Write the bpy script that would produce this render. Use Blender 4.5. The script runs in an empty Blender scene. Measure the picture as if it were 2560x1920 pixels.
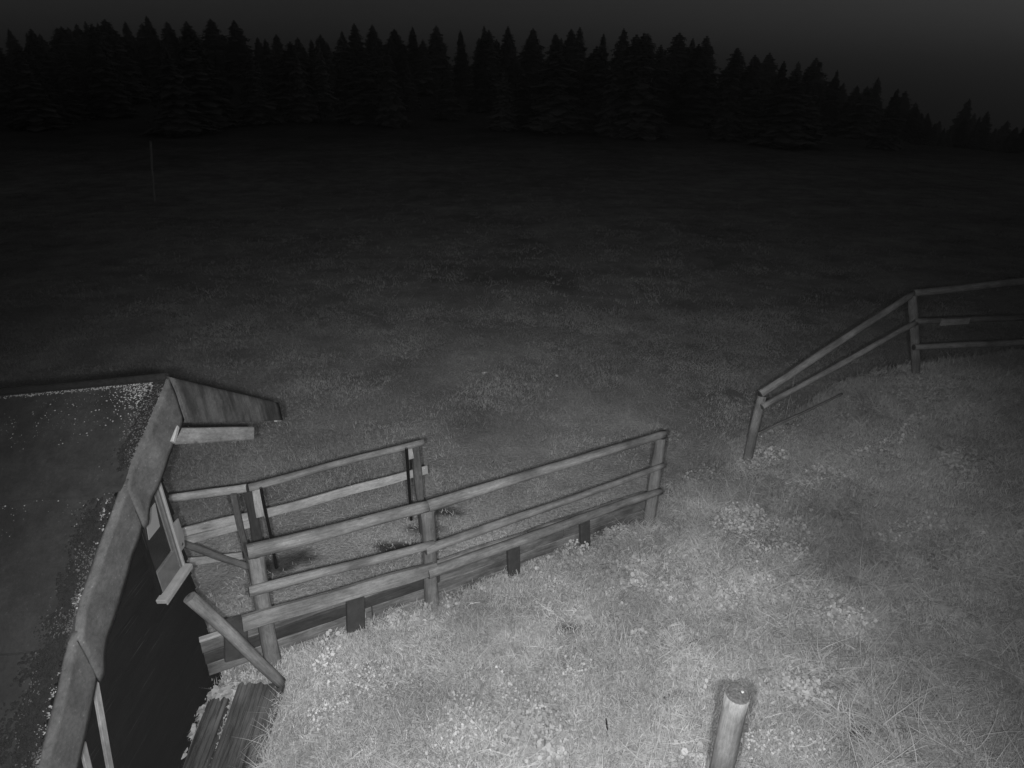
import bpy, bmesh, math, random
import numpy as np
from mathutils import Vector, Matrix, Quaternion
random.seed(7); rng = np.random.default_rng(11)
sc = bpy.context.scene
COL = sc.collection
R = math.radians

# ------------------------------------------------------------------ camera, sky, lamp, exposure
PITCH = R(25.5); F = 1525.0; CZ = 4.1
cam = bpy.data.cameras.new('camera'); cam.sensor_width = 36; cam.lens = 36*F/2560
cam.clip_start = .02; cam.clip_end = 3000
camo = bpy.data.objects.new('camera', cam); COL.objects.link(camo)
camo.location = (0, 0, CZ); camo.rotation_euler = (R(90)-PITCH, 0, 0)
sc.camera = camo

world = bpy.data.worlds.new('World'); sc.world = world; world.use_nodes = True
wn = world.node_tree.nodes; wl = world.node_tree.links; wn.clear()
sky = wn.new('ShaderNodeTexSky'); sky.sky_type = 'NISHITA'; sky.sun_disc = False
sky.sun_elevation = R(2.0); sky.sun_rotation = R(75); sky.dust_density = 3
bw = wn.new('ShaderNodeRGBToBW'); bg = wn.new('ShaderNodeBackground'); bg.inputs[1].default_value = .036
wo = wn.new('ShaderNodeOutputWorld')
wl.new(sky.outputs[0], bw.inputs[0]); wl.new(bw.outputs[0], bg.inputs[0]); wl.new(bg.outputs[0], wo.inputs[0])

# the webcam's own two infrared lamps, mounted either side of its lens
ir = bpy.data.lights.new('infrared_lamp', 'SPOT'); ir.energy = 1120; ir.spot_size = R(101); ir.spot_blend = 1.0
ir.shadow_soft_size = .03; ir.color = (1, 1, 1)
for lx, yaw in ((.11, -1.5), (-.11, 2)):
    iro = bpy.data.objects.new('infrared_lamp', ir); COL.objects.link(iro)
    iro.location = (lx, -.03, CZ-.05)
    iro.rotation_euler = (R(90)-R(41), 0, R(yaw))

sc.view_settings.view_transform = 'Standard'; sc.view_settings.look = 'None'
sc.view_settings.exposure = 0; sc.view_settings.gamma = 1
sc.view_settings.use_curve_mapping = False

# ------------------------------------------------------------------ small helpers
CP, SP = math.cos(PITCH), math.sin(PITCH)
def ray(px, py):
    ox, oy = px-1280, py-960
    return Vector((ox/F, (CP*F - SP*oy)/F, -(CP*oy + SP*F)/F))
def atX(px, py, X): d = ray(px, py); t = X/d.x; return Vector((X, d.y*t, CZ+d.z*t))
def atY(px, py, Y): d = ray(px, py); t = Y/d.y; return Vector((d.x*t, Y, CZ+d.z*t))
def atZ(px, py, Z): d = ray(px, py); t = (Z-CZ)/d.z; return Vector((d.x*t, d.y*t, Z))
def onplane(px, py, a, b, off=0.0):
    """meet of the view ray with the upright plane through plan points a, b, moved 'off' metres towards the viewer"""
    dx, dy = b[0]-a[0], b[1]-a[1]; L = math.hypot(dx, dy); n = (dy/L, -dx/L)
    d = ray(px, py); t = (n[0]*a[0]+n[1]*a[1]+off)/(n[0]*d.x+n[1]*d.y)
    return Vector((d.x*t, d.y*t, CZ+d.z*t))

def sst(a, b, x):
    t = np.clip((x-a)/(b-a), 0, 1); return t*t*(3-2*t)
def _hash(i, j, s):
    h = (i.astype(np.int64)*374761393 + j.astype(np.int64)*668265263 + s*1442695041) & 0xffffffff
    h = ((h ^ (h >> 13))*1274126177) & 0xffffffff
    return ((h ^ (h >> 16)) & 0xffff)/65535.0
def noise(x, y, s=0):
    x = np.asarray(x, float); y = np.asarray(y, float)
    i, j = np.floor(x), np.floor(y); u, v = x-i, y-j
    u = u*u*(3-2*u); v = v*v*(3-2*v)
    return ((_hash(i, j, s)*(1-u)+_hash(i+1, j, s)*u)*(1-v) + (_hash(i, j+1, s)*(1-u)+_hash(i+1, j+1, s)*u)*v)*2-1
def fbm(x, y, s=0, o=4):
    r = 0; a = 1; t = 0
    for k in range(o):
        r = r + a*noise(np.asarray(x)*2**k, np.asarray(y)*2**k, s+k*17); t += a; a *= .5
    return r/t

# plan lines of the three fences
FL, FR_ = (-1.85, 3.45), (1.48, 5.38)            # front fence
RA, RB, RC = (2.97, 6.54), (4.90, 7.23), (6.30, 7.32)   # right fence
BA, BB, BC = (-2.82, 4.21), (-2.19, 4.33), (-.86, 5.07) # enclosure fence behind

_fd = np.array([FR_[0]-FL[0], FR_[1]-FL[1]]); _fd = _fd/np.linalg.norm(_fd); _fn = np.array([_fd[1], -_fd[0]])
def height(x, y, bumps=True):
    x = np.asarray(x, float); y = np.asarray(y, float)
    u = (x-FL[0])*_fd[0] + (y-FL[1])*_fd[1]
    s = (x-FL[0])*_fn[0] + (y-FL[1])*_fn[1]
    s2 = (x-RB[0])*.064-(y-RB[1])*.998+.05
    fall = -.060*np.clip(u, 0, 3.9)
    meadow = -.12 + .7*fall - .05*sst(0, 8, -s)
    bank = .02 + fall + .17*np.clip(s, 0, 6) + .95*sst(5.0, 8.8, u) + .04*np.clip(u-8.6, 0, 12)
    e = sst(3.8, 5.6, u); m = sst(0, 1, (np.minimum(s, s2)+.09+.75*e)/(.07+.5*e))
    z = meadow*(1-m) + bank*m
    # falls away along the hut towards the viewer
    z = z - .42*np.clip(3.45-y, 0, 3)*sst(-1.0, -2.0, x)
    z = z - 1.2*sst(-2.5, 0, -y)*0
    # far: falls to the right, lifts to the left
    t = sst(22, 90, y)
    hill = np.clip((y-26)/74, 0, 1.15)**1.35
    z = z + (5.0 - .165*np.clip(x-8, 0, 120) + .035*np.clip(-x, 0, 120))*hill - .25*np.clip(y-112, 0, 200)
    if bumps:
        near = 1-sst(10, 30, np.hypot(x, y))
        z = z + near*(.035*fbm(x*1.4, y*1.4, 3)+.02*fbm(x*5, y*5, 9)*m) + .5*t*fbm(x*.06, y*.06, 5)+.10*sst(8, 16, y)*fbm(x*.2, y*.2, 8)
        z = z + m*near*.17*fbm(x*.8+9, y*.8, 21, 3)*sst(.15, .8, s) - m*near*.10*np.clip(fbm(x*1.5+2, y*1.5, 25, 2)-.15, 0, 1)*sst(.3, 1, s)*2
    return z
def H(x, y): return float(height(x, y))

def tag(o, label=None, cat=None, group=None, kind=None):
    if label: o['label'] = label
    if cat: o['category'] = cat
    if group: o['group'] = group
    if kind: o['kind'] = kind
    return o
def thing(name, loc, label, cat, group=None):
    o = bpy.data.objects.new(name, None); o.empty_display_size = .1
    COL.objects.link(o); o.location = loc
    return tag(o, label, cat, group)
def obj(name, me, mat=None, parent=None, M=None):
    o = bpy.data.objects.new(name, me); COL.objects.link(o)
    if mat is not None and not me.materials: me.materials.append(mat)
    if M is None: M = Matrix.Identity(4)
    if parent is not None:
        o.parent = parent
        W = Matrix.Translation(parent.location) if parent.parent is None else \
            Matrix.Translation(parent.parent.location) @ parent.matrix_basis
        M = W.inverted() @ M
    o.matrix_basis = M
    return o
def mesh(name, v, f, smooth=False):
    me = bpy.data.meshes.new(name); me.from_pydata([tuple(p) for p in v], [], f); me.update()
    if smooth: me.polygons.foreach_set('use_smooth', [True]*len(me.polygons))
    return me
def frame_z(a, b, roll=0.0, up=(0, 0, 1)):
    """matrix at a, local z towards b"""
    z = (b-a).normalized(); upv = Vector(up)
    if abs(z.dot(upv)) > .95: upv = Vector((0, 1, 0))
    x = upv.cross(z).normalized(); y = z.cross(x)
    Mx = Matrix((x, y, z)).transposed().to_4x4(); Mx.translation = a
    return Mx @ Matrix.Rotation(roll, 4, 'Z')

# ------------------------------------------------------------------ materials (an infrared picture: everything is grey)
def nmat(name):
    m = bpy.data.materials.new(name); m.use_nodes = True; n = m.node_tree.nodes; n.clear()
    out = n.new('ShaderNodeOutputMaterial'); b = n.new('ShaderNodeBsdfPrincipled')
    m.node_tree.links.new(b.outputs[0], out.inputs[0])
    b.inputs['Roughness'].default_value = .85; b.inputs['Specular IOR Level'].default_value = .2
    return m, n, m.node_tree.links, b
def ramp(n, l, fac, stops):
    r = n.new('ShaderNodeValToRGB'); e = r.color_ramp.elements
    while len(e) < len(stops): e.new(.5)
    for k, (p, c) in enumerate(stops): e[k].position = p; e[k].color = (c, c, c, 1)
    l.new(fac, r.inputs[0]); return r.outputs[0]
def ntex(n, l, vec, scale, detail=5, rough=.6, sc3=None):
    if sc3:
        mp = n.new('ShaderNodeMapping'); mp.inputs['Scale'].default_value = sc3; l.new(vec, mp.inputs[0]); vec = mp.outputs[0]
    t = n.new('ShaderNodeTexNoise'); t.inputs['Scale'].default_value = scale; t.inputs['Detail'].default_value = detail
    t.inputs['Roughness'].default_value = rough; l.new(vec, t.inputs[0]); return t.outputs[0]
def mul(n, l, a, b, mode='MULTIPLY', fac=1.0):
    x = n.new('ShaderNodeMix'); x.data_type = 'RGBA'; x.blend_type = mode; x.inputs[0].default_value = fac
    l.new(a, x.inputs[6]); l.new(b, x.inputs[7]); return x.outputs[2]
def bump(n, l, b, h, s=.4, d=.01):
    k = n.new('ShaderNodeBump'); k.inputs['Strength'].default_value = s; k.inputs['Distance'].default_value = d
    l.new(h, k.inputs['Height']); l.new(k.outputs[0], b.inputs['Normal'])
def wood(name, lo, hi, stain=.6, streak=(26, 26, 1.2), ring=False):
    m, n, l, b = nmat(name)
    tc = n.new('ShaderNodeTexCoord'); oi = n.new('ShaderNodeObjectInfo')
    ad = n.new('ShaderNodeVectorMath'); ad.operation = 'ADD'; l.new(tc.outputs['Object'], ad.inputs[0])
    cx = n.new('ShaderNodeCombineXYZ'); ml = n.new('ShaderNodeMath'); ml.operation = 'MULTIPLY'; ml.inputs[1].default_value = 37
    l.new(oi.outputs['Random'], ml.inputs[0]); l.new(ml.outputs[0], cx.inputs[2]); l.new(cx.outputs[0], ad.inputs[1])
    v = ad.outputs[0]
    g = ntex(n, l, v, 3.2, 6, .65, streak)
    c = ramp(n, l, g, [(.3, lo), (.68, hi)])
    s = ntex(n, l, v, 2.3, 4, .6, (1.6, 1.6, .8))
    st = ramp(n, l, s, [(.34, stain), (.6, 1.0)])
    c = mul(n, l, c, st)
    k = n.new('ShaderNodeTexVoronoi'); k.inputs['Scale'].default_value = 4.2
    mp = n.new('ShaderNodeMapping'); mp.inputs['Scale'].default_value = (2.2, 2.2, .9); l.new(v, mp.inputs[0]); l.new(mp.outputs[0], k.inputs[0])
    kn = ramp(n, l, k.outputs['Distance'], [(.03, .45), (.13, 1.0)])
    c = mul(n, l, c, kn)
    fn = ntex(n, l, v, 55, 4, .75, (1, 1, .35)); c = mul(n, l, c, ramp(n, l, fn, [(.3, .72), (.7, 1.22)]))
    bl_ = ntex(n, l, v, 6.5, 3, .6, (1, 1, .5)); c = mul(n, l, c, ramp(n, l, bl_, [(.36, .72), (.55, 1.08)]))
    l.new(c, b.inputs[0]); bump(n, l, b, g, .6, .005)
    return m
M_PALE = wood('pale_timber', .20, .27, .8)
M_LOG = wood('weathered_log', .095, .16, .58)
M_LOGB = wood('bank_fence_log', .15, .24, .6)
M_LOGD = wood('shaded_weathered_log', .055, .10, .5)
M_GREYPOST = wood('grey_post_timber', .06, .095, .6)
M_DARK = wood('dark_stained_timber', .022, .040, .6)
M_BOARD = wood('retaining_board_timber', .07, .16, .35, (20, 20, 1.0))
M_SLEEPER = wood('cracked_old_beam', .028, .085, .4, (17, 17, .7))
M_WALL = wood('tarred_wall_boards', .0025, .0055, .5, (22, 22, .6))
def edge_light_streaks(m):  # brighter streaks painted into the colour for lamp light caught on board edges
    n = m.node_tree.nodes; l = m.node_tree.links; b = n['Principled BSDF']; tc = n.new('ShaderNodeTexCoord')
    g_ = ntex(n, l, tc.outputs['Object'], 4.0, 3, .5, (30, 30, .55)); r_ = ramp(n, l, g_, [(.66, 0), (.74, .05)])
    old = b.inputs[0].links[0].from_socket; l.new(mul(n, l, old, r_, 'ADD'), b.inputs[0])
M_ENDG = wood('dark_end_grain', .02, .09, .5, (30, 30, 30))

edge_light_streaks(M_WALL); M_WALL.node_tree.nodes['Principled BSDF'].inputs['Specular IOR Level'].default_value = .04
def plain(name, c, rough=.8, var=.2, scale=9, spec=.2):
    m, n, l, b = nmat(name); tc = n.new('ShaderNodeTexCoord')
    g = ntex(n, l, tc.outputs['Object'], scale, 5)
    l.new(ramp(n, l, g, [(.3, c*(1-var)), (.7, c*(1+var))]), b.inputs[0]); b.inputs['Roughness'].default_value = rough
    b.inputs['Specular IOR Level'].default_value = spec; bump(n, l, b, g, .2, .004)
    return m
M_BLACK = plain('black_steel', .003, .9, .2, 9, .02)
M_STAKE = plain('rusty_dark_steel', .03, .85, .35, 14)
M_PAINT = plain('pale_window_paint', .19, .6, .15, 16)
M_PAINTM = plain('mid_grey_window_paint', .085, .6, .2, 16)
M_GLASS = plain('dark_window_glass', .012, .12, .1, 3, .5)
M_SHEET = plain('pale_sheet', .17, .7, .06, 5)
M_LICHEN = plain('pale_lichen', .20, .9, .4, 30)
M_MOSS = plain('dark_moss', .010, .95, .5, 40)
M_MOSSM = plain('grey_moss', .06, .95, .5, 40)
M_STONE = plain('pale_stone', .30, .9, .3, 12)
M_TRUNK = plain('bark', .05, .9, .3, 3)

def felt(name, lo, hi, streaky):
    m, n, l, b = nmat(name); tc = n.new('ShaderNodeTexCoord'); v = tc.outputs['Object']
    g = ntex(n, l, v, 2.4, 6, .62); c = ramp(n, l, g, [(.33, lo), (.66, hi)])
    f = ntex(n, l, v, 45, 4, .8); c = mul(n, l, c, ramp(n, l, f, [(.3, .70), (.7, 1.28)])); mo = ntex(n, l, v, 8, 5, .7); c = mul(n, l, c, ramp(n, l, mo, [(.36, .74), (.6, 1.12)]))
    if streaky:
        s = ntex(n, l, v, 5, 4, .6, (3.5, 3.5, .35)); c = mul(n, l, c, ramp(n, l, s, [(.36, .55), (.6, 1.1)]))
    k = n.new('ShaderNodeTexVoronoi'); k.inputs['Scale'].default_value = 26; l.new(v, k.inputs[0])
    c = mul(n, l, c, ramp(n, l, k.outputs['Distance'], [(.05, 1.7), (.16, 1.0)]))
    l.new(c, b.inputs[0]); b.inputs['Roughness'].default_value = .8; bump(n, l, b, f, .35, .004)
    return m
M_FELT = felt('weathered_roof_felt', .016, .031, False)
M_VERGE = felt('verge_felt', .048, .070, False)
M_VERGE2 = felt('stained_verge_felt', .045, .095, True)

def leafmat(name, lo, hi, trans=.35):
    m, n, l, b = nmat(name); n.remove(b)
    oi = n.new('ShaderNodeObjectInfo'); geo = n.new('ShaderNodeNewGeometry')
    r0 = n.new('ShaderNodeMath'); r0.operation = 'ADD'; l.new(oi.outputs['Random'], r0.inputs[0]); l.new(geo.outputs['Random Per Island'], r0.inputs[1])
    r1 = n.new('ShaderNodeMath'); r1.operation = 'MULTIPLY'; r1.inputs[1].default_value = .5; l.new(r0.outputs[0], r1.inputs[0])
    c = ramp(n, l, r1.outputs[0], [(.1, lo), (.9, hi)])
    pn = ntex(n, l, oi.outputs['Location'], .75, 5, .65); c = mul(n, l, c, ramp(n, l, pn, [(.36, .62), (.6, 1.12)]))
    d = n.new('ShaderNodeBsdfDiffuse'); t = n.new('ShaderNodeBsdfTranslucent'); mx = n.new('ShaderNodeMixShader'); mx.inputs[0].default_value = trans
    l.new(c, d.inputs[0]); l.new(c, t.inputs[0]); l.new(d.outputs[0], mx.inputs[1]); l.new(t.outputs[0], mx.inputs[2])
    l.new(mx.outputs[0], n['Material Output'].inputs[0]); return m
M_GRASS = leafmat('grass_blades', .30, .50)
M_GRASSM = leafmat('meadow_grass_blades', .28, .42)
M_STRAW = leafmat('dry_stalks', .42, .70, .15)
M_LEAF = leafmat('herb_leaves', .32, .50, .25)
M_WEED = leafmat('broad_weed_leaves', .26, .50, .3)
M_NEEDLE = leafmat('spruce_needles', .19, .28, .2)
M_SHRUB = leafmat('low_dark_shrub_leaves', .02, .05, .1)

# ground: thatch and soil near, mown meadow far; grassless wet earth in patches, night dimming painted in with distance
def ground_mat():
    m, n, l, b = nmat('ground_turf'); tc = n.new('ShaderNodeTexCoord'); v = tc.outputs['Object']
    fine = ntex(n, l, v, 28, 7, .7); mid = ntex(n, l, v, 1.3, 6, .62); big = ntex(n, l, v, .22, 5, .6, (1, 1.6, 1))
    c = ramp(n, l, fine, [(.28, .20), (.72, .40)])
    c = mul(n, l, c, ramp(n, l, mid, [(.3, .62), (.68, 1.15)]))
    c = mul(n, l, c, ramp(n, l, big, [(.35, .72), (.62, 1.1)]))
    at = n.new('ShaderNodeAttribute'); at.attribute_name = 'bare_dim'
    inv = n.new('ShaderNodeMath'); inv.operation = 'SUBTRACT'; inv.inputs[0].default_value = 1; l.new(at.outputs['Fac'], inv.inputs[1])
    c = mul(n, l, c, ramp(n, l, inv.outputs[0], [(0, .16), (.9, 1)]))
    l.new(c, b.inputs[0]); b.inputs['Roughness'].default_value = 1; b.inputs['Specular IOR Level'].default_value = .05
    bump(n, l, b, fine, .8, .05); return m
M_GROUND = ground_mat()

# ------------------------------------------------------------------ ground
bare_spots = [(atZ(742, 1398, -.15), .25, .15), (atZ(680, 1425, -.15), .22, .14), (atZ(1120, 1280, -.2), .24, .10), (atZ(1060, 1325, -.2), .24, .08),
              (atZ(2175, 1715, .75), .20, .10), (atZ(1740, 1545, .4), .14, .06, .8), (atZ(1690, 1660, .5), .12, .06, .8), (atZ(2100, 1350, .5), .25, .12, .7), (atZ(1900, 1250, .3), .22, .1, .6), (atZ(2300, 1500, .7), .25, .1, .6), (atZ(1420, 1535, .2), .12, .05),
              (atZ(1340, 690, -.2), 2.1, 1.0, .5), (atZ(1560, 675, -.2), 1.9, .6, .45), (atZ(1330, 600, -.2), 1.3, 3.0, .3), (atZ(985, 1350, -.1), .3, .1)]
def bare_dim(x, y):
    x = np.asarray(x, float); y = np.asarray(y, float); r = np.zeros_like(x)
    for c, a, b_, *k in bare_spots:
        d = np.hypot((x-c.x)/a, (y-c.y)/b_) + (.35 if not k else .9)*fbm(x*3/max(a, .3), y*3/max(a, .3), 31, 4)
        r = np.maximum(r, (1-sst(.5, 1.2, d))*(k[0] if k else 1))
    r = np.maximum(r, .76*sst(0, 34, y-22-11*fbm(x*.07, y*.07, 33, 4)))  # far ground painted darker with distance, so the lit meadow fades into night
    return r
def spaced(a, b, near, far, step):
    xs = list(np.arange(near, far+1e-6, step)); s = step; x = xs[-1]
    while x < b: s *= 1.16; x += s; xs.append(x)
    s = step; x = xs[0]
    while x > a: s *= 1.16; x -= s; xs.insert(0, x)
    return np.array(xs)
gx = spaced(-700, 700, -4.0, 8.5, .09); gy = spaced(-60, 900, 1.2, 11, .09)
X, Y = np.meshgrid(gx, gy); Z = height(X, Y); nx, ny = len(gx), len(gy)
vs = np.stack([X.ravel(), Y.ravel(), Z.ravel()], 1)
ii = (np.arange(ny-1)[:, None]*nx + np.arange(nx-1)[None, :]).ravel()
fs = np.stack([ii, ii+1, ii+nx+1, ii+nx], 1)
me = bpy.data.meshes.new('ground'); me.from_pydata(vs.tolist(), [], fs.tolist()); me.update()
me.polygons.foreach_set('use_smooth', [True]*len(me.polygons))
at_ = me.attributes.new('bare_dim', 'FLOAT', 'POINT'); at_.data.foreach_set('value', bare_dim(X, Y).ravel().astype(np.float32))
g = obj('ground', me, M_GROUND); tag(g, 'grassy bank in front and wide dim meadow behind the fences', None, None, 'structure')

# ------------------------------------------------------------------ logs, boards
def log_mesh(L, r0, r1, seg=14, rough=.09, bend=.012, knots=5, caps=True):
    n = max(6, int(L/.09)); v = []; f = []
    ph = random.random()*50; bx, by = random.uniform(-1, 1)*bend, random.uniform(-1, 1)*bend
    kn = [(random.random()*L, random.random()*6.28) for _ in range(knots)]
    for i in range(n+1):
        t = i/n; z = L*t; r = r0+(r1-r0)*t
        cx = math.sin(t*math.pi)*bx*L + math.sin(t*7+ph)*.0025; cy = math.sin(t*math.pi)*by*L + math.cos(t*9+ph)*.0025
        for k in range(seg):
            a = 2*math.pi*k/seg
            rr = r*(1+rough*float(noise(np.array(a*1.3+ph), np.array(z*3+ph)))+rough*.5*math.sin(a*3+z*2+ph))
            for kz, ka in kn:
                da = abs((a-ka+math.pi) % (2*math.pi)-math.pi); q = (da/.45)**2+((z-kz)/.035)**2
                if q < 1: rr += r*.15*(1-q)
            v.append((cx+rr*math.cos(a), cy+rr*math.sin(a), z))
    for i in range(n):
        for k in range(seg):
            f.append((i*seg+k, i*seg+(k+1) % seg, (i+1)*seg+(k+1) % seg, (i+1)*seg+k))
    me = mesh('log', v, f, True)
    if caps:
        b = bmesh.new(); b.from_mesh(me); b.verts.ensure_lookup_table()
        rings = [([b.verts[q] for q in range(seg)], True), ([b.verts[q] for q in range(n*seg, (n+1)*seg)], False)]
        for vv, flip in rings:
            c = Vector((0, 0, 0))
            for w in vv: c += w.co
            c = b.verts.new(c/seg+Vector((0, 0, .004 if not flip else -.004)))
            for k in range(seg):
                a_, c_ = vv[k], vv[(k+1) % seg]
                fc = b.faces.new((c_, a_, c) if flip else (a_, c_, c)); fc.material_index = 1
        b.to_mesh(me); b.free()
    return me
def log(name, a, b, r0, r1, mat, parent=None, capmat=None, **kw):
    a, b = Vector(a), Vector(b); me = log_mesh((b-a).length, r0, r1, **kw)
    me.materials.append(mat); me.materials.append(capmat or M_ENDG)
    return obj(name, me, mat, parent, frame_z(a, b, random.random()*6))
def board_mesh(L, w, t, wav=.004, n=None, taper=0, chip=0.0):
    """board along local z, width w on local y, thickness t on local x; edges slightly broken"""
    n = n or max(4, int(L/.12)); v = []; f = []; ph = random.random()*90; c = min(t, w)*.16
    prof = [(-1, -1, 1, 0), (-1, -1, 0, 1), (-1, 1, 0, -1), (-1, 1, 1, 0), (1, 1, -1, 0), (1, 1, 0, -1), (1, -1, 0, 1), (1, -1, -1, 0)]
    for i in range(n+1):
        t_ = i/n; z = L*t_; ww = w*(1-taper*t_)/2; bow = wav*math.sin(t_*3.1+ph)
        e1 = wav*math.sin(z*9+ph)+chip*max(0, math.sin(z*23+ph*3))**6; e2 = wav*math.sin(z*7+ph*2)
        for sx, sy, cx, cy in prof:
            v.append((sx*t/2+cx*c+bow, sy*(ww+(e1 if sy > 0 else e2))+cy*c, z))
    m = len(prof)
    for i in range(n):
        for k in range(m): f.append((i*m+k, (i+1)*m+k, (i+1)*m+(k+1) % m, i*m+(k+1) % m))
    f.append(tuple(range(m))); f.append(tuple(n*m+k for k in reversed(range(m))))
    me = mesh('board', v, f); b = bmesh.new(); b.from_mesh(me); bmesh.ops.recalc_face_normals(b, faces=b.faces); b.to_mesh(me); b.free()
    return me
def board(name, a, b, w, t, mat, parent=None, face=None, **kw):
    """face: horizontal-ish direction the broad side looks to"""
    a, b = Vector(a), Vector(b); z = (b-a).normalized(); fx = Vector(face) if face else Vector((.5, -.86, 0))
    x = (fx - z*fx.dot(z)).normalized(); y = z.cross(x)
    Mx = Matrix((x, y, z)).transposed().to_4x4(); Mx.translation = a
    me = board_mesh((b-a).length, w, t, **kw)
    return obj(name, me, mat, parent, Mx)
def box_mesh(sx, sy, sz, bev=.004):
    b = bmesh.new(); bmesh.ops.create_cube(b, size=1); bmesh.ops.scale(b, vec=(sx, sy, sz), verts=b.verts)
    if bev: bmesh.ops.bevel(b, geom=b.edges[:], offset=bev, segments=1, affect='EDGES')
    me = bpy.data.meshes.new('box'); b.to_mesh(me); b.free(); return me

# ------------------------------------------------------------------ front fence
ff = lambda px, py, off=0.: onplane(px, py, FL, FR_, off)
fdir = Vector((_fd[0], _fd[1], 0)); fnorm = Vector((_fn[0], _fn[1], 0))
fence = thing('log_fence', (FL[0], FL[1], 0), 'long round log fence with three rails beside the dark hut', 'fence')
for (tx, ty, bx, by, r) in ((640, 1385, 688, 1665, .058), (1067, 1268, 1080, 1560, .060), (1652, 1092, 1618, 1320, .058)):
    a, b = ff(bx, by), ff(tx, ty)
    log('post', a, b, r*1.04, r*.97, M_LOG, fence, knots=4)
tp = [ff(618, 1380, .02), ff(1062, 1267, .02), ff(1662, 1083, .02)]
for q in tp: q.z += .0
log('top_rail', tp[0], tp[1]+fdir*.02, .056, .046, M_LOG, fence, knots=6, bend=.004)
log('top_rail', tp[1]+fdir*.024, tp[2], .048, .040, M_LOG, fence, knots=7, bend=.004)
mr = [ff(622, 1478, .10), ff(1085, 1361, .10), ff(1062, 1374, .10), ff(1660, 1163, .10)]
log('middle_rail', mr[0], mr[1], .040, .034, M_LOG, fence, bend=.004, knots=5)
log('middle_rail', mr[2]+fnorm*.01, mr[3], .041, .028, M_LOG, fence, bend=.004, knots=6)
lr = [ff(606, 1560, .10), ff(1090, 1420, .10), ff(1068, 1432, .10), ff(1652, 1227, .10)]
board('lower_rail', lr[0], lr[1], .115, .06, M_LOG, fence, face=(fnorm.x, fnorm.y, .3))
log('lower_rail', lr[2]+fnorm*.012, lr[3], .048, .036, M_LOG, fence, bend=.004, knots=6)

rw = thing('retaining_wall', (-.7, 4.05, 0), 'low wall of weathered boards under the log fence holding back the grass', 'retaining wall')
def rb(u): return Vector((FL[0]+_fd[0]*u-_fn[0]*.09, FL[1]+_fd[1]*u-_fn[1]*.09, 0))
up = Vector((0, 0, 1))
def ztop(u): return .395-.049*u
for (u0, u1, row, m) in ((-.5, .95, 0, M_BOARD), (.958, 2.35, 0, M_BOARD), (2.36, 3.86, 0, M_BOARD), (-.5, 1.42, 1, M_DARK), (1.43, 2.78, 1, M_BOARD), (2.79, 3.86, 1, M_BOARD),
                         (-.5, .78, 2, M_BOARD), (.79, 2.2, 2, M_BOARD), (2.21, 3.86, 2, M_BOARD), (.4, 3.86, 3, M_BOARD)):
    z = .06+.122*row; j = random.uniform(-.004, .004)
    board('board', rb(u0)+up*(ztop(u0)-z)+fnorm*j, rb(u1)+up*(ztop(u1)-z)+fnorm*j, .118, .035, m, rw, face=tuple(fnorm), chip=.006)
for (px, py0, py1, w) in ((588, 1545, 1640, .16), (887, 1497, 1570, .15), (1281, 1368, 1452, .125), (1459, 1303, 1385, .115)):
    a = ff(px+2, py1, .0); b = ff(px, py0, .0)
    d = fnorm*(.012)
    board('stake', a+d, b+d, w, .05, M_STAKE, rw, face=(fnorm.x, fnorm.y, .05), wav=.001)
board('cap_strip', rb(-.5)+up*.428, rb(.12)+up*.398, .05, .02, M_PALE, rw, face=(0, 0, 1))
board('spacer', ff(850, 1478, .0), ff(905, 1462, .0), .035, .03, M_DARK, rw, face=tuple(fnorm))

# ------------------------------------------------------------------ enclosure fence behind
bl = lambda px, py, off=0.: onplane(px, py, BA, BB, off)
bq = lambda px, py, off=0.: onplane(px, py, BB, BC, off)
bf = thing('plank_fence', (BB[0], BB[1], -.1), 'short fence of pale planks and half round rail between the hut and the log fence', 'fence')
log('top_rail', bl(425, 1245, .02), bl(618, 1220, .02), .036, .036, M_PALE, bf, bend=.003)
log('top_rail', bq(622, 1220, .02), bq(1058, 1104, .02), .034, .032, M_LOG, bf, bend=.003, knots=6)
nb = (.49, -.87, 0); nl = (.19, -.98, 0)
board('post', bq(657, 1440), bq(622, 1225), .085, .07, M_DARK, bf, face=nb)
board('post', bl(640, 1480, .07), bl(583, 1235, .07), .05, .04, M_GREYPOST, bf, face=nl)
board('plank', bq(652, 1291, .045), bq(640, 1224, .045), .066, .022, M_PALE, bf, face=nb)
board('post', bq(1058, 1330), bq(1038, 1115), .075, .06, M_GREYPOST, bf, face=nb)
board('plank', bq(1027, 1146, .045), bq(1024, 1122, .045), .055, .022, M_PALE, bf, face=nb)
log('black_rod', bq(692, 1420, .10), bq(652, 1219, .10), .0125, .0125, M_BLACK, bf, seg=8, rough=.15, knots=0, bend=.002)
log('black_rod', bq(1029, 1300, .10), bq(1016, 1121, .10), .014, .014, M_BLACK, bf, seg=8, rough=.1, knots=0, bend=.002)
board('plank', bl(440, 1334, .0), bl(628, 1291, .0), .088, .022, M_PALE, bf, face=nl)
board('plank', bl(440, 1357, .022), bl(628, 1309, .022), .075, .022, M_PALE, bf, face=nl)
board('plank', bq(660, 1286, -.05), bq(1068, 1174, -.05), .092, .022, M_PALE, bf, face=nb)
board('plank', bl(462, 1404, .0), bl(606, 1390, .0), .075, .022, M_PALE, bf, face=nl)
log('brace', bl(455, 1358, .10), bl(650, 1428, .10), .032, .03, M_GREYPOST, bf, bend=.004)

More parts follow.
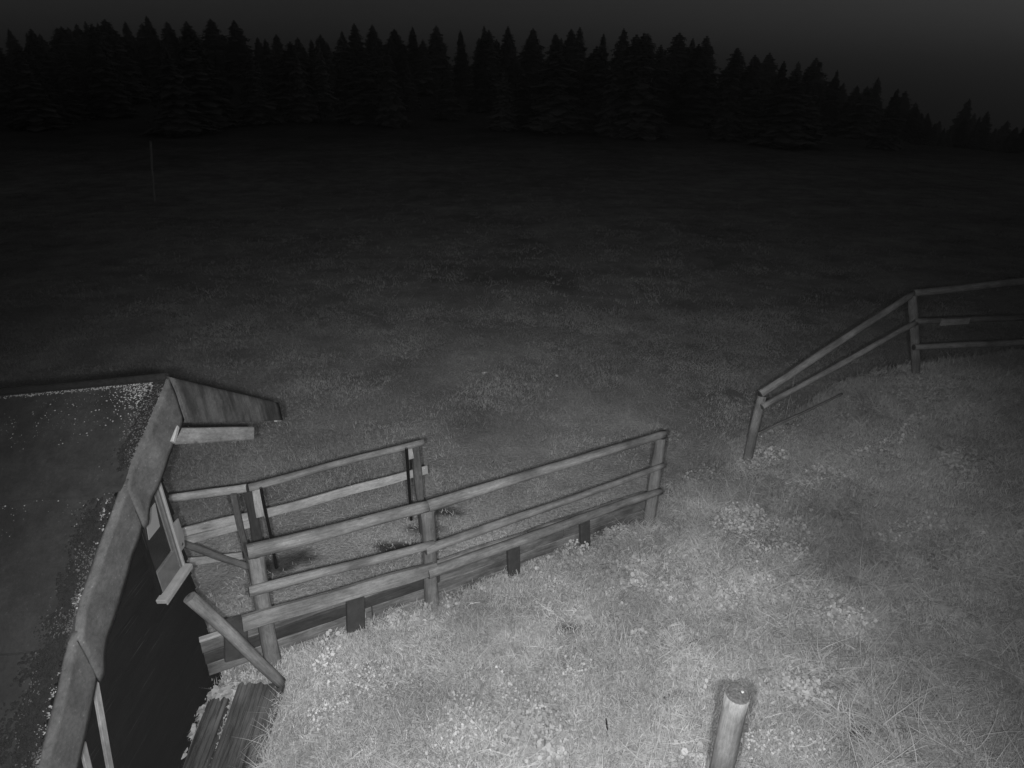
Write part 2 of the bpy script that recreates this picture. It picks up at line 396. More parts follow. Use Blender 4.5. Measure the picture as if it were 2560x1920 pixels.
# ------------------------------------------------------------------ fence climbing the bank on the right
ra = lambda px, py, off=0.: onplane(px, py, RA, RB, off)
rc = lambda px, py, off=0.: onplane(px, py, RB, RC, off)
rf = thing('bank_fence', (RA[0], RA[1], 0), 'round log fence climbing the dim grassy bank at the right edge', 'fence')
pa = ra(1905, 988); log('post', ra(1858, 1190), pa, .055, .052, M_LOGB, rf, knots=3)
pb = ra(2280, 735); log('post', ra(2290, 975), pb, .052, .050, M_LOGB, rf, knots=3)
log('post', rc(2700, 950), rc(2700, 690), .052, .050, M_LOGB, rf)
log('top_rail', ra(1900, 985, .0), ra(2283, 735, .0), .047, .040, M_LOGB, rf, bend=.003, capmat=M_ENDG)
log('top_rail', rc(2283, 733), rc(2720, 688), .044, .045, M_LOGB, rf, bend=.003)
log('middle_rail', ra(1905, 1018, .07), ra(2290, 806, .05), .036, .034, M_LOGB, rf, bend=.003)
log('middle_rail', rc(2284, 804), rc(2720, 790), .036, .036, M_LOG, rf, bend=.003)
log('lower_rail', ra(1885, 1088, .03), ra(2105, 985, .0), .014, .014, M_LOG, rf, bend=.003)
log('lower_rail', rc(2284, 868), rc(2720, 846), .038, .040, M_LOGB, rf, bend=.003)
board('splice_plank', rc(2352, 805, .05), rc(2423, 803, .05), .085, .02, M_PALE, rf, face=(.5, -.86, 0))

# ------------------------------------------------------------------ single post in front
top = ray(1846, 1735); top = Vector((top.x, top.y, top.z))*2.84 + Vector((0, 0, CZ))
bot = top + Vector((.0, .01, -1.25)); bot.z = H(bot.x, bot.y)-.3
sp_ = thing('round_post', (bot.x, bot.y, bot.z), 'lone thick round post with dark cut top standing in the grass in front', 'post')
log('shaft', bot, top, .058, .056, M_LOG, sp_, seg=24, knots=2, rough=.02)
b = bmesh.new(); bmesh.ops.create_circle(b, cap_ends=True, segments=24, radius=.05); 
for w_ in b.verts: w_.co.z += .0
ex = bmesh.ops.extrude_face_region(b, geom=b.faces[:]); 
for w_ in [q for q in ex['geom'] if isinstance(q, bmesh.types.BMVert)]: w_.co.z += .006; w_.co.x *= .9; w_.co.y *= .9
bmesh.ops.recalc_face_normals(b, faces=b.faces)
me = bpy.data.meshes.new('cut_top'); b.to_mesh(me); b.free()
obj('cut_top', me, M_ENDG, sp_, Matrix.Translation(top+Vector((0, 0, .002))))
def lump_mesh(r, sub=1, sq=.5):
    b = bmesh.new(); bmesh.ops.create_icosphere(b, subdivisions=sub, radius=r)
    for w in b.verts:
        w.co *= random.uniform(.75, 1.25); w.co.z *= sq
    me = bpy.data.meshes.new('lump'); b.to_mesh(me); b.free(); return me
obj('lichen_spot', lump_mesh(.008, 1, .4), M_LICHEN, sp_, Matrix.Translation(top+Vector((.018, .004, .011))))

# ------------------------------------------------------------------ leaning log and the two old beams beside the hut
pl = thing('leaning_log', (-1.79, 3.22, H(-1.79, 3.22)), 'smooth pale log leaning on the dark hut wall', 'log')
a = atY(702, 1708, 3.22); b_ = atY(474, 1492, 3.12)
log('shaft', a, b_, .040, .045, M_LOG, pl, knots=2, rough=.02, bend=.006, capmat=M_LOG)

def beam(name, L, w, h, loc, yaw, label, pitch=0., seed=0):
    n = int(L/.05); v = []; f = []; ks = 12
    for i in range(n+1):
        y = L*i/n
        for k in range(ks*2+6):
            if k <= ks: t = k/ks; x = -w/2+w*t; z = h
            elif k <= ks+3: t = (k-ks)/3; x = w/2; z = h*(1-t)
            elif k <= 2*ks+3: t = (k-ks-3)/ks; x = w/2-w*t; z = 0
            else: t = (k-2*ks-3)/3; x = -w/2; z = h*t
            q = float(fbm(np.array(x*26+seed), np.array(y*1.6+z*20+seed), 40+seed, 3))
            e = float(fbm(np.array(y*3.), np.array(float(k > ks)), 50+seed, 2))*.02
            v.append((x*(1+.05*e*20*.3)+(e if abs(x) > w*.45 else 0), y+(random.uniform(-.02, .02) if i in (0, n) else 0), z+q*.007-.02*(abs(x/w)*2)**6*(z > h*.5)))
    m = ks*2+6
    for i in range(n):
        for k in range(m): f.append((i*m+k, (i+1)*m+k, (i+1)*m+(k+1) % m, i*m+(k+1) % m))
    f.append(tuple(range(m))); f.append(tuple(n*m+k for k in reversed(range(m))))
    me = mesh(name, v, f); bb = bmesh.new(); bb.from_mesh(me); bmesh.ops.recalc_face_normals(bb, faces=bb.faces); bb.to_mesh(me); bb.free()
    o = obj(name, me, None, None, Matrix.Translation(loc) @ Matrix.Rotation(yaw, 4, 'Z') @ Matrix.Rotation(pitch, 4, 'X'))
    return o
def sleeper_mat():
    m, n, l, b = nmat('cracked_sleeper'); tc = n.new('ShaderNodeTexCoord'); v = tc.outputs['Object']
    g = ntex(n, l, v, 3.0, 8, .75, (9, .8, 9)); c = ramp(n, l, g, [(.38, .014), (.46, .050), (.7, .105)])
    pt = ntex(n, l, v, 3.4, 4, .6, (1, .6, 1)); c = mul(n, l, c, ramp(n, l, pt, [(.38, .5), (.6, 1.15)]))
    w = n.new('ShaderNodeTexWave'); w.inputs['Scale'].default_value = 3.2; w.inputs['Distortion'].default_value = 9; w.inputs['Detail'].default_value = 4
    mp = n.new('ShaderNodeMapping'); mp.inputs['Scale'].default_value = (3, .35, 3); l.new(v, mp.inputs[0]); l.new(mp.outputs[0], w.inputs[0])
    c = mul(n, l, c, ramp(n, l, w.outputs[0], [(.02, .55), (.2, 1.0)]))
    l.new(c, b.inputs[0]); bump(n, l, b, g, .8, .012); return m
M_SLP = sleeper_mat()
o = beam('old_beam', 1.9, .35, .20, (-1.955, 1.42, -.62), R(-1.2), '', R(14), 1); o.data.materials.append(M_SLP)
tag(o, 'broad cracked old timber beam lying in the grass at the foot of the leaning log', 'beam')
o = beam('old_beam', 1.75, .15, .15, (-2.225, 1.45, -.57), R(-1.0), '', R(14), 5); o.data.materials.append(M_SLP)
tag(o, 'narrow dark beam lying between the hut wall and the broad beam', 'beam')

# ------------------------------------------------------------------ hut
WX = -2.34                                                     # plane of the long dark wall, looking to +x
hut = thing('hut', (WX-.6, 3.0, -.3), 'dark boarded hut with mossy felt roof and pale window', 'hut')
YC = 3.42; AY, AZ = 3.37, 2.50; SL = .735
A = Vector((-2.10, 3.37, 2.52))
zb = -.42; k = 0
while zb < 2.3:
    h = .135; z = zb+h/2
    y0 = AY-(AZ-.10-(z+h/2))/SL + .02; y0 = max(y0, .45)
    me = board_mesh(YC-y0, h-.008, .024, wav=.0012)
    y0v = Vector((WX-.012+random.uniform(-.004, .004), y0, z)); a = y0v; b_ = Vector((y0v.x, YC, z))
    zz = (b_-a).normalized(); xx = Vector((1, 0, .10)).normalized(); yy = zz.cross(xx)
    Mx = Matrix((xx, yy, zz)).transposed().to_4x4(); Mx.translation = a
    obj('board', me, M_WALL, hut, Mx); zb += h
# solid body behind the boards
prof = [(.62, -.6), (YC-.02, -.6), (YC-.02, 2.32), (AY-.05, 2.32), (.62, .30)]
v = []
for x in (WX-.03, WX-2.4):
    for y, z in prof: v.append((x, y, z + (0 if z < 0 else .10*(x+2.1))))
n = len(prof); f = [tuple(reversed(range(n))), tuple(range(n, 2*n))] + [(i, (i+1) % n, n+(i+1) % n, n+i) for i in range(n)]
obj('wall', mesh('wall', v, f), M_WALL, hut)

# near slope: three felt sheets, each lapping over the one below
def roofz(y): return 2.52 - SL*(3.37-y)
TILT = .10
def bow(y): return -.075*math.sin(math.pi*min(1, max(0, (3.37-y)/1.75)))
def flap(y): return .012+.034*float(sst(3.25, 2.3, np.array(y)))
def near_pt(x, y, lift=0.): return Vector((x+bow(y), y, roofz(y) + TILT*(x-A.x)*1.0 + lift))
def sheet(y_hi, y_lo, lift, name='felt_sheet'):
    nxs, nys = 34, 16; v = []; f = []
    for j in range(nys+1):
        for i in range(nxs+1):
            x = A.x-2.7*(1-i/nxs); y = y_lo+(y_hi-y_lo)*j/nys
            q = .007*float(fbm(np.array(x*2.), np.array(y*2.+lift*900), 61, 3))
            lf = lift*(1-j/nys)
            p = near_pt(x, y, q+lf); 
            if j == 0: p.y += .006*math.sin(x*11)
            v.append(p)
    nt = len(v); v += [p-Vector((0, 0, .02)) for p in v]
    for j in range(nys):
        for i in range(nxs):
            a = j*(nxs+1)+i; f.append((a, a+1, a+nxs+2, a+nxs+1)); f.append((nt+a, nt+a+nxs+1, nt+a+nxs+2, nt+a+1))
    for i in range(nxs): f.append((i+1, i, nt+i, nt+i+1))
    for j in range(nys): a = j*(nxs+1)+nxs; f.append((a+nxs+1, a, nt+a, nt+a+nxs+1))
    return obj(name, mesh(name, v, f, False), M_FELT, hut)
seam1 = atX(330, 1190, -2.1).y; 
ys = [3.37, 2.83, 2.19, 1.35, .55]
sheet(ys[0], ys[1]-.04, .014); sheet(ys[1], ys[2]-.04, .014); sheet(ys[2], ys[3]-.04, .014); sheet(ys[3], ys[4], .014)
# rafters' deck under the felt
v = []
for x in (A.x-2.7, A.x-.13):
    for y, dz in ((3.37, -.03), (.60, -.03), (.60, -.12), (3.37, -.12)): v.append(near_pt(x, y, dz))
f = [(0, 1, 2, 3), (7, 6, 5, 4), (0, 4, 5, 1), (1, 5, 6, 2), (2, 6, 7, 3), (3, 7, 4, 0)]
obj('roof_deck', mesh('roof_deck', v, f), M_DARK, hut)

# verge felt folded down over the near slope, in four lengths
def fascia(name, pts_top, depth0, depth1, mat, flare=.0, seed=0, out=.0):
    """pts_top: (start, end); curtain of felt hanging from the roof edge, thick, with a wavy hem"""
    a, b = pts_top; n = 22; m = 8; v = []; f = []; near = b.y < a.y
    for i in range(n+1):
        t = i/n; p = a.lerp(b, t); d = depth0+(depth1-depth0)*t
        hem = .010*float(fbm(np.array(t*3.+seed), np.array(seed*1.), 71, 3)) + .018*flare*max(0, 1-abs(t-.93)/.12)
        if near: p = near_pt(A.x, p.y, .004)
        for j in range(m+1):
            s = j/m
            if j == 0 and near:       # lap of felt lying on the roof
                q = near_pt(A.x-flap(p.y)+.008*float(noise(np.array(t*9+seed), np.array(0.))), p.y, .002); v.append((q.x, q.y, q.z)); continue
            if near: s = (j-1)/(m-1)
            x = p.x + .006 + out + .020*math.sin(s*math.pi*.5) + .012*float(fbm(np.array(t*4+seed), np.array(s*1.5), 77, 2)) + flare*.03*max(0, 1-abs(t-.95)/.1)*s
            v.append((x, p.y, p.z + .012 - .012*s - (d+hem)*s))
    nt = len(v); v += [(q[0]-.012, q[1], q[2]) for q in v]
    for i in range(n):
        for j in range(m):
            a_ = i*(m+1)+j; f.append((a_, a_+1, a_+m+2, a_+m+1)); f.append((nt+a_, nt+a_+m+1, nt+a_+m+2, nt+a_+1))
        f.append((i*(m+1)+m, nt+i*(m+1)+m, nt+(i+1)*(m+1)+m, (i+1)*(m+1)+m)); f.append((i*(m+1), (i+1)*(m+1), nt+(i+1)*(m+1), nt+i*(m+1)))
    for j in range(m):
        f.append((j, nt+j, nt+j+1, j+1)); e = n*(m+1)+j; f.append((e, e+1, nt+e+1, nt+e))
    me = mesh(name, v, f, False)
    b_ = bmesh.new(); b_.from_mesh(me); bmesh.ops.recalc_face_normals(b_, faces=b_.faces)
    for fc in b_.faces: fc.smooth = True
    b_.to_mesh(me); b_.free()
    return obj(name, me, mat, hut)
for i in range(4):
    a = near_pt(A.x, ys[i]+(.0 if i == 0 else .02), .004); b_ = near_pt(A.x, ys[i+1]-.015, .004)
    fascia('verge_felt', (a, b_), .285, .285, M_VERGE, flare=(.7 if i in (0, 1) else 0), seed=i*7+1, out=.004*(3-i))
# far slope, its verge curtain, and the pale barge board under it
E = Vector((-2.10, 4.86, 1.585))
fascia('verge_felt', (A+Vector((0, .0, .01)), E), .31, .17, M_VERGE2, seed=31, out=.0)
v = []
for x in (A.x-2.7, A.x):
    for p, dz in ((A, 0), (E, 0), (E, -.10), (A, -.10)): v.append((x, p.y, p.z+dz+TILT*(x-A.x)))
f = [(3, 2, 1, 0), (4, 5, 6, 7), (0, 1, 5, 4), (1, 2, 6, 5), (2, 3, 7, 6), (3, 0, 4, 7)]
obj('far_roof_slope', mesh('far_roof_slope', v, f), M_FELT, hut)
b0 = atX(425, 1091, -2.125); b1 = atX(628, 1083, -2.125)
board('barge_board', b0, b1, .105, .045, M_PALE, hut, face=(1, 0, 0), wav=.001)
board('fascia_block', atX(441, 1066, -2.085), atX(430, 1106, -2.085), .035, .03, M_PALE, hut, face=(1, 0, 0), wav=.001)
board('barge_tab', atX(690, 1047, -2.1), atX(699, 1047, -2.1), .055, .03, M_PALE, hut, face=(1, 0, 0), wav=.001)
# ridge cap: dark felt roll along the ridge
rc0 = near_pt(A.x-2.7, 3.385, .004); rc1 = near_pt(A.x-.01, 3.385, .006)
log('ridge_roll', rc0, rc1, .026, .024, M_MOSS, hut, seg=12, rough=.12, knots=0, bend=.0, capmat=M_MOSS)

# moss band and lichen on the near slope (uncountable)
def lumps(name, pts, mat, parent):
    v = []; f = []
    base = bmesh.new(); bmesh.ops.create_icosphere(base, subdivisions=1, radius=1); bv = [w.co.copy() for w in base.verts]; bf_ = [[q.index for q in fc.verts] for fc in base.faces]; base.free()
    nrm = Vector((0, -.6, .8))
    for p, r, sq in pts:
        o0 = len(v); ax = random.uniform(.7, 1.4); 
        for w in bv:
            q = Vector((w.x*r*ax, w.y*r, w.z*r))*random.uniform(.7, 1.3); q -= nrm*q.dot(nrm)*(1-sq); v.append(p+q)
        f += [[o0+i for i in t] for t in bf_]
    o = obj(name, mesh(name, v, f, True), mat, parent); o['kind'] = 'stuff'; return o
def on_roof(x, y, lift=.006): 
    return near_pt(x, y, lift)
pm, pg, pw = [], [], []
def nz(x, y, k): return float(fbm(np.array(x), np.array(y), k, 3))
for _ in range(26000):
    y = random.uniform(.6, 3.36); t = min(1, (3.4-y)/1.8)
    d = abs(random.gauss(0, 1))*(.035+.060*t)+.05*t*random.random(); x = A.x-flap(y)-d+.012
    if x < A.x-.004 and nz(x*9, y*6, 91)+.5*nz(x*40, y*30, 92) > -.22+d*1.6: pm.append((on_roof(x, y, .009), random.uniform(.003, .0085), .7))
for _ in range(6000):
    y = random.uniform(.6, 3.34); x = A.x-flap(y)-abs(random.gauss(0, .06))+.012
    if nz(x*14, y*8, 95) > .02: pg.append((on_roof(x, y, .012), random.uniform(.0022, .006), .6))
for _ in range(2600):
    y = random.uniform(.6, 3.34); x = A.x-flap(y)-abs(random.gauss(0, .03))+.012
    if nz(x*7+4, y*6, 99)+.6*nz(x*30, y*30, 98) > .16: pw.append((on_roof(x, y, .010), random.uniform(.0018, .0065), .5))
for _ in range(520):       # along the ridge
    x = A.x-abs(random.gauss(0, .9)); y = 3.355-abs(random.gauss(0, .008)); pw.append((on_roof(x, y, .010), random.uniform(.002, .0048), .4))
for _ in range(420):
    x = A.x-.01-abs(random.gauss(0, .13)); y = 3.34-abs(random.gauss(0, .06)); pw.append((on_roof(x, y, .010), random.uniform(.002, .006), .4))
for _ in range(6500):      # scattered spots
    x = A.x-random.uniform(.05, 1.5)**1.1; y = random.uniform(.8, 3.33)
    if random.random() < .45+.5*(y > 2.4) and nz(x*3, y*3, 17) > -.22: (pw if random.random() < .45 else pg).append((on_roof(x, y, .005), random.choice((.0012, .0014, .0018, .0024, .0034, .0048)), .35))
lumps('moss', pm, M_MOSS, hut); lumps('grey_moss', pg, M_MOSSM, hut); lumps('lichen', pw, M_LICHEN, hut)

# window in the long wall: frame, sill, glass, pale sheet
win = bpy.data.objects.new('window', None); COL.objects.link(win); win.parent = hut
wc = Vector((WX+.02, 3.19, 1.45)); win.matrix_basis = Matrix.Translation(wc-hut.location)
def wb(name, lo, hi, mat, parent=win, bev=.003):
    lo, hi = Vector(lo), Vector(hi); d = hi-lo
    return obj(name, box_mesh(abs(d.x), abs(d.y), abs(d.z), bev), mat, parent, Matrix.Translation((lo+hi)/2))
W0, W1, ZB, ZT = 3.03, 3.34, 1.10, 1.95
wb('pane', (WX+.004, W0+.03, ZB+.18), (WX+.014, W1-.05, ZT-.03), M_GLASS)
wb('frame', (WX+.002, W1-.045, ZB), (WX+.026, W1-.022, ZT), M_PAINTM)
wb('frame', (WX+.002, W1-.020, ZB), (WX+.036, W1, ZT), M_PAINT)
wb('frame', (WX+.002, W1-.075, ZB+.16), (WX+.020, W1-.049, ZT), M_PAINTM)
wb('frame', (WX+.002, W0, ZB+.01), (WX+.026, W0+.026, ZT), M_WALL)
wb('lower_panel', (WX+.002, W0+.03, ZB+.004), (WX+.024, W1-.05, ZB+.17), M_PAINTM)
wb('frame', (WX+.002, W0-.01, ZT+.002), (WX+.055, W1, ZT+.04), M_PAINT)
wb('sill', (WX+.0, W0-.035, ZB-.03), (WX+.070, W1+.008, ZB), M_PAINT)
wb('sill_edge', (WX+.069, W0-.035, ZB-.040), (WX+.078, W1+.008, ZB-.004), M_PAINT, bev=.002)
sa = [atX(388, 1257, WX+.022), atX(400, 1316, WX+.022), atX(373, 1350, WX+.022), atX(363, 1287, WX+.022)]
v = sa + [p-Vector((.004, 0, 0)) for p in sa]
obj('sheet', mesh('sheet', v, [(0, 3, 2, 1), (4, 5, 6, 7), (0, 1, 5, 4), (1, 2, 6, 5), (2, 3, 7, 6), (3, 0, 4, 7)]), M_SHEET, win)
# small pale curved plate on the wall corner
v = []; rows = 8
qs = [atX(430, 1314, WX+.012), atX(446, 1296, WX+.012), atX(460, 1340, WX+.004), atX(462, 1366, WX+.004), atX(447, 1387, WX+.012)]
v = qs + [p-Vector((.008, 0, 0)) for p in qs]
obj('corner_plate', mesh('corner_plate', v, [(0, 4, 3, 2, 1), (5, 6, 7, 8, 9)]+[(i, (i+1) % 5, 5+(i+1) % 5, 5+i) for i in range(5)]), M_SHEET, hut)

# two laths leaning on the wall, tops hidden under the roof edge
for (p0, p1, lab) in (((236, 1700), (288, 1990), 'pale narrow lath leaning on the dark hut wall, the longer in view'),
                      ((206, 1860), (236, 1985), 'short visible pale lath under the roof edge, nearest the bottom left corner')):
    a = atX(*p1, WX+.10); b_ = atX(*p0, WX+.07)
    t = thing('leaning_lath', tuple(a), lab, 'lath')
    board('strip', a, b_, .040, .018, M_PALE, t, face=(1, 0, 0), wav=.001)

# ------------------------------------------------------------------ grass and herbs as instanced tufts
def blades(n, hgt, spread, wid, lean, arch=.5, seg=3, flat=0.):
    v = []; f = []
    for _ in range(n):
        r = spread*math.sqrt(random.random()); a = random.random()*6.283; x, y = r*math.cos(a), r*math.sin(a)
        d = random.random()*6.283; h = hgt*random.uniform(.55, 1.15); ln = lean*random.uniform(.2, 1.3)*h; w = wid*random.uniform(.6, 1.3)
        pa_ = d+math.pi/2+random.uniform(-.5, .5); ox, oy = math.cos(pa_)*w/2, math.sin(pa_)*w/2; o0 = len(v)
        for k in range(seg+1):
            t = k/seg; q = ln*(t**(1+arch)); z = h*(t-.45*arch*lean*t*t*t); ww = (1-t**2*.92)
            cx, cy = x+q*math.cos(d), y+q*math.sin(d)
            v.append((cx-ox*ww, cy-oy*ww, z)); v.append((cx+ox*ww, cy+oy*ww, z))
        for k in range(seg): i = o0+2*k; f.append((i, i+1, i+3, i+2))
    return v, f
def leaf_cluster(n, hgt, spread, rad, lobes=1, stem=True):
    v = []; f = []
    for _ in range(n):
        r = spread*math.sqrt(random.random()); a = random.random()*6.283; x, y = r*math.cos(a), r*math.sin(a); z = hgt*random.uniform(.4, 1.1)
        tx, ty = random.gauss(0, .35), random.gauss(0, .35)
        for L_ in range(lobes):
            la = a+L_*6.283/lobes; cx, cy = (x+rad*.75*math.cos(la), y+rad*.75*math.sin(la)) if lobes > 1 else (x, y)
            o0 = len(v); m = 6; rr = rad*random.uniform(.7, 1.2)
            for k in range(m):
                b_ = 6.283*k/m; px_, py_ = cx+rr*math.cos(b_), cy+rr*math.sin(b_); v.append((px_, py_, z+(px_-x)*tx+(py_-y)*ty))
            v.append((cx, cy, z-.15*rr+(cx-x)*tx+(cy-y)*ty))
            for k in range(m): f.append((o0+k, o0+(k+1) % m, o0+m))
    return v, f
def src(name, vf, mat):
    me = mesh(name, vf[0], vf[1], True); me.materials.append(mat); return bpy.data.objects.new(name, me)
def merge(a, b): o = len(a[0]); return a[0]+b[0], a[1]+[tuple(q+o for q in t) for t in b[1]]

def scatter(name, sources, P, rot, scl, idx, label, cat=None):
    coll = bpy.data.collections.new(name+'_sources')
    for s in sources: coll.objects.link(s)
    me = bpy.data.meshes.new(name); me.vertices.add(len(P)); me.vertices.foreach_set('co', np.asarray(P, np.float32).ravel())
    a = me.attributes.new('rot', 'FLOAT_VECTOR', 'POINT'); a.data.foreach_set('vector', np.asarray(rot, np.float32).ravel())
    a = me.attributes.new('scl', 'FLOAT', 'POINT'); a.data.foreach_set('value', np.asarray(scl, np.float32))
    a = me.attributes.new('idx', 'INT', 'POINT'); a.data.foreach_set('value', np.asarray(idx, np.int32))
    o = bpy.data.objects.new(name, me); COL.objects.link(o)
    nt = bpy.data.node_groups.new(name, 'GeometryNodeTree')
    nt.interface.new_socket('Geometry', in_out='INPUT', socket_type='NodeSocketGeometry')
    nt.interface.new_socket('Geometry', in_out='OUTPUT', socket_type='NodeSocketGeometry')
    N = nt.nodes; Lk = nt.links; gi = N.new('NodeGroupInput'); go = N.new('NodeGroupOutput')
    ci = N.new('GeometryNodeCollectionInfo'); ci.inputs['Collection'].default_value = coll; ci.inputs['Separate Children'].default_value = True; ci.inputs['Reset Children'].default_value = True
    m2p = N.new('GeometryNodeMeshToPoints'); iop = N.new('GeometryNodeInstanceOnPoints'); iop.inputs['Pick Instance'].default_value = True
    def na(nm, t):
        q = N.new('GeometryNodeInputNamedAttribute'); q.data_type = t; q.inputs[0].default_value = nm; return q.outputs[0]
    e2r = N.new('FunctionNodeEulerToRotation')
    Lk.new(gi.outputs[0], m2p.inputs[0]); Lk.new(m2p.outputs[0], iop.inputs['Points']); Lk.new(ci.outputs[0], iop.inputs['Instance'])
    Lk.new(na('idx', 'INT'), iop.inputs['Instance Index']); Lk.new(na('rot', 'FLOAT_VECTOR'), e2r.inputs[0]); Lk.new(e2r.outputs[0], iop.inputs['Rotation'])
    Lk.new(na('scl', 'FLOAT'), iop.inputs['Scale']); Lk.new(iop.outputs[0], go.inputs[0])
    md = o.modifiers.new('scatter', 'NODES'); md.node_group = nt
    tag(o, label, cat, None, 'stuff'); return o

def su(x, y):
    u = (x-FL[0])*_fd[0]+(y-FL[1])*_fd[1]; s = (x-FL[0])*_fn[0]+(y-FL[1])*_fn[1]
    return np.minimum(s, (x-RB[0])*.064-(y-RB[1])*.998+.05), u
def visible(x, y, z, pad=140):
    dy = y*CP-(z-CZ)*SP; up_ = y*SP+(z-CZ)*CP; dy = np.maximum(dy, .05)
    px = 1280+F*x/dy; py = 960-F*up_/dy; return (px > -pad) & (px < 2560+pad) & (py > -400) & (py < 1920+pad*1.6) & (y > 0)
def blocked(x, y):     # footprints grass must not grow through
    hutp = (x < WX+.03) & (y < 3.45); bm = (x > -2.08) & (x < -1.72) & (y < 3.28); bm2 = (x > -2.29) & (x < -2.13) & (y < 3.15)
    s, u = su(x, y); w_ = (s > -.12) & (s < -.06) & (u > -.7) & (u < 3.9)
    return hutp | bm | bm2 | w_
def points(n, x0, x1, y0, y1, dens, seed):
    r = np.random.default_rng(seed); x = r.uniform(x0, x1, n); y = r.uniform(y0, y1, n); z = height(x, y)
    keep = visible(x, y, z) & ~blocked(x, y) & (r.random(n) < dens(x, y)) & (r.random(n) > bare_dim(x, y)*1.1)
    x, y, z = x[keep], y[keep], z[keep]; return x, y, z, r
def place(name, sources, pts, smin, smax, label, tilt=.25, scale_fn=None, cat=None):
    x, y, z, r = pts; n = len(x); P = np.stack([x, y, z-.004], 1)
    rot = np.stack([r.normal(0, tilt, n)+.9*fbm(x*1.3, y*1.3, 301, 2), r.normal(0, tilt, n)+.9*fbm(x*1.3, y*1.3, 402, 2), r.uniform(0, 6.283, n)], 1); s = r.uniform(smin, smax, n)
    if scale_fn is not None: s = s*scale_fn(x, y)
    return scatter(name, sources, P, rot, s, r.integers(0, len(sources), n), label, cat)

turf = [src('turf_tuft', blades(46, .055, .10, .0045, .8), M_GRASS) for _ in range(5)]
longg = [src('long_tuft', blades(32, .17, .06, .0035, 1.25, 1.3, 5), M_GRASS) for _ in range(5)]
stalk = [src('dry_stalk', blades(4, .26, .06, .0036, 1.3, 1.5, 6), M_STRAW) for _ in range(6)]
herb = [src('herb_patch', leaf_cluster(15, .05, .085, .0055, 3), M_LEAF) for _ in range(4)]
weed = [src('weed_patch', merge(leaf_cluster(12, .06, .07, .013, 1), blades(8, .09, .05, .006, .6)), M_WEED) for _ in range(4)]
mead = [src('meadow_tuft', blades(40, .05, .16, .007, .9, .5, 2), M_GRASSM) for _ in range(5)]

def d_bank(x, y):
    s, u = su(x, y); m = (s > -.05) | ((u > 3.95) & (s > -.7*sst(3.8, 5.6, u)-.1))
    q = fbm(x*1.6, y*1.6, 13, 4); return np.where(m, np.clip(.74+1.0*q, .06, 1), 0)*(np.hypot(x, y) < 11)
place('bank_grass', turf, points(90000, -2.6, 9.5, 1.0, 10.5, d_bank, 1), .6, 1.25, 'short matted bright grass on the near bank', scale_fn=lambda x, y: 1+.35*fbm(x*1.1, y*1.1, 23))
def d_long(x, y):
    s, u = su(x, y); m = (s > .02); q = fbm(x*1.2+3, y*1.2, 43, 3); return np.where(m, np.clip(.10+1.5*q+.40*sst(.3, 2.5, x), 0, 1), 0)
place('long_grass', longg, points(26000, -2.4, 9.5, 1.0, 10, d_long, 2), .7, 1.35, 'taller arching grass tussocks on the bank', tilt=.5, scale_fn=lambda x, y: 1+.28*sst(.2, 2.5, x)+.5*fbm(x*1.7, y*1.7, 123))
def d_stalk(x, y):
    s, u = su(x, y); q = fbm(x*1.5+13, y*1.5, 53, 3); return np.where(s > .1, np.clip(.15+1.2*q+.2*sst(.5, 2.5, x), 0, 1), 0)
place('dry_stalks', stalk, points(1500, -2.2, 8.0, 1.0, 9, d_stalk, 3), .5, 1.1, 'pale dry stalks standing out of the bank grass', tilt=.55)

def herb_spots():
    sp = [(850, 1670, .5), (960, 1722, .5), (1010, 1725, .5), (840, 1765, .6), (1180, 1775, .6), (1310, 1730, .7), (1330, 1830, .9), (1960, 1400, 1.2), (1990, 1530, 1.0),
          (1850, 1330, .9), (2000, 1870, .4), (1900, 1880, .4), (1420, 1690, .6), (1390, 1480, .5), (1150, 1850, .7), (960, 1700, .4), (1540, 1340, .3), (1290, 1760, .5), (2200, 1180, .7), (1960, 1110, .6), (1500, 1380, .4), (2050, 1000, .6)]
    xs, ys_ = [], []; r = np.random.default_rng(5)
    for px, py, k in sp:
        zz = .2
        for _ in range(6): p = atZ(px, py, zz); zz = H(p.x, p.y)
        n = int(26*k); xs += list(p.x+r.normal(0, .13*k**.5, n)); ys_ += list(p.y+r.normal(0, .10*k**.5, n))
    x = np.array(xs); y = np.array(ys_); q = ~blocked(x, y); return x[q], y[q], height(x[q], y[q])+.012, r
place('clover_patches', herb, herb_spots(), .7, 1.25, 'bright low leafy clover patches in the bank grass', tilt=.2)
def d_weed(x, y):
    s, u = su(x, y); q = fbm(x*.9+31, y*.9, 63, 3)
    return np.where((s > .03) & (s < .16) & (u < 4), .5, np.where((s > .1), np.clip(q*1.9-.15+.25*sst(.5, 2.2, x), 0, .9), 0))
place('low_weeds', weed, points(12000, -2.4, 8.0, 1.2, 9.5, d_weed, 6), .5, 1.45, 'broad leaved low weeds among the bank grass')

def mat_spots():
    sp = [(1990, 1530, 1.0), (1950, 1400, 1.1), (1850, 1330, .8), (1900, 1150, .7), (2280, 1360, .8), (2290, 1000, 1.0), (2150, 1020, .8), (1820, 1310, .5), (1350, 1850, .6), (2020, 1740, .6), (1540, 1345, .5), (1420, 1390, .4), (1660, 1110, .5), (2050, 1200, .7),
          (1930, 1120, .5), (1880, 1160, .5), (1950, 1180, .6), (2400, 1150, .8), (1760, 1200, .6), (1900, 1500, .7), (2100, 1560, .6)]
    xs, ys_ = [], []; r = np.random.default_rng(55)
    for px, py, k in sp:
        zz = .3
        for _ in range(6): p = atZ(px, py, zz); zz = H(p.x, p.y)
        n = int(20*k); xs += list(p.x+r.normal(0, .15*k**.5, n)); ys_ += list(p.y+r.normal(0, .12*k**.5, n))
    x = np.array(xs); y = np.array(ys_); q = ~blocked(x, y); return x[q], y[q], height(x[q], y[q])+.03, r
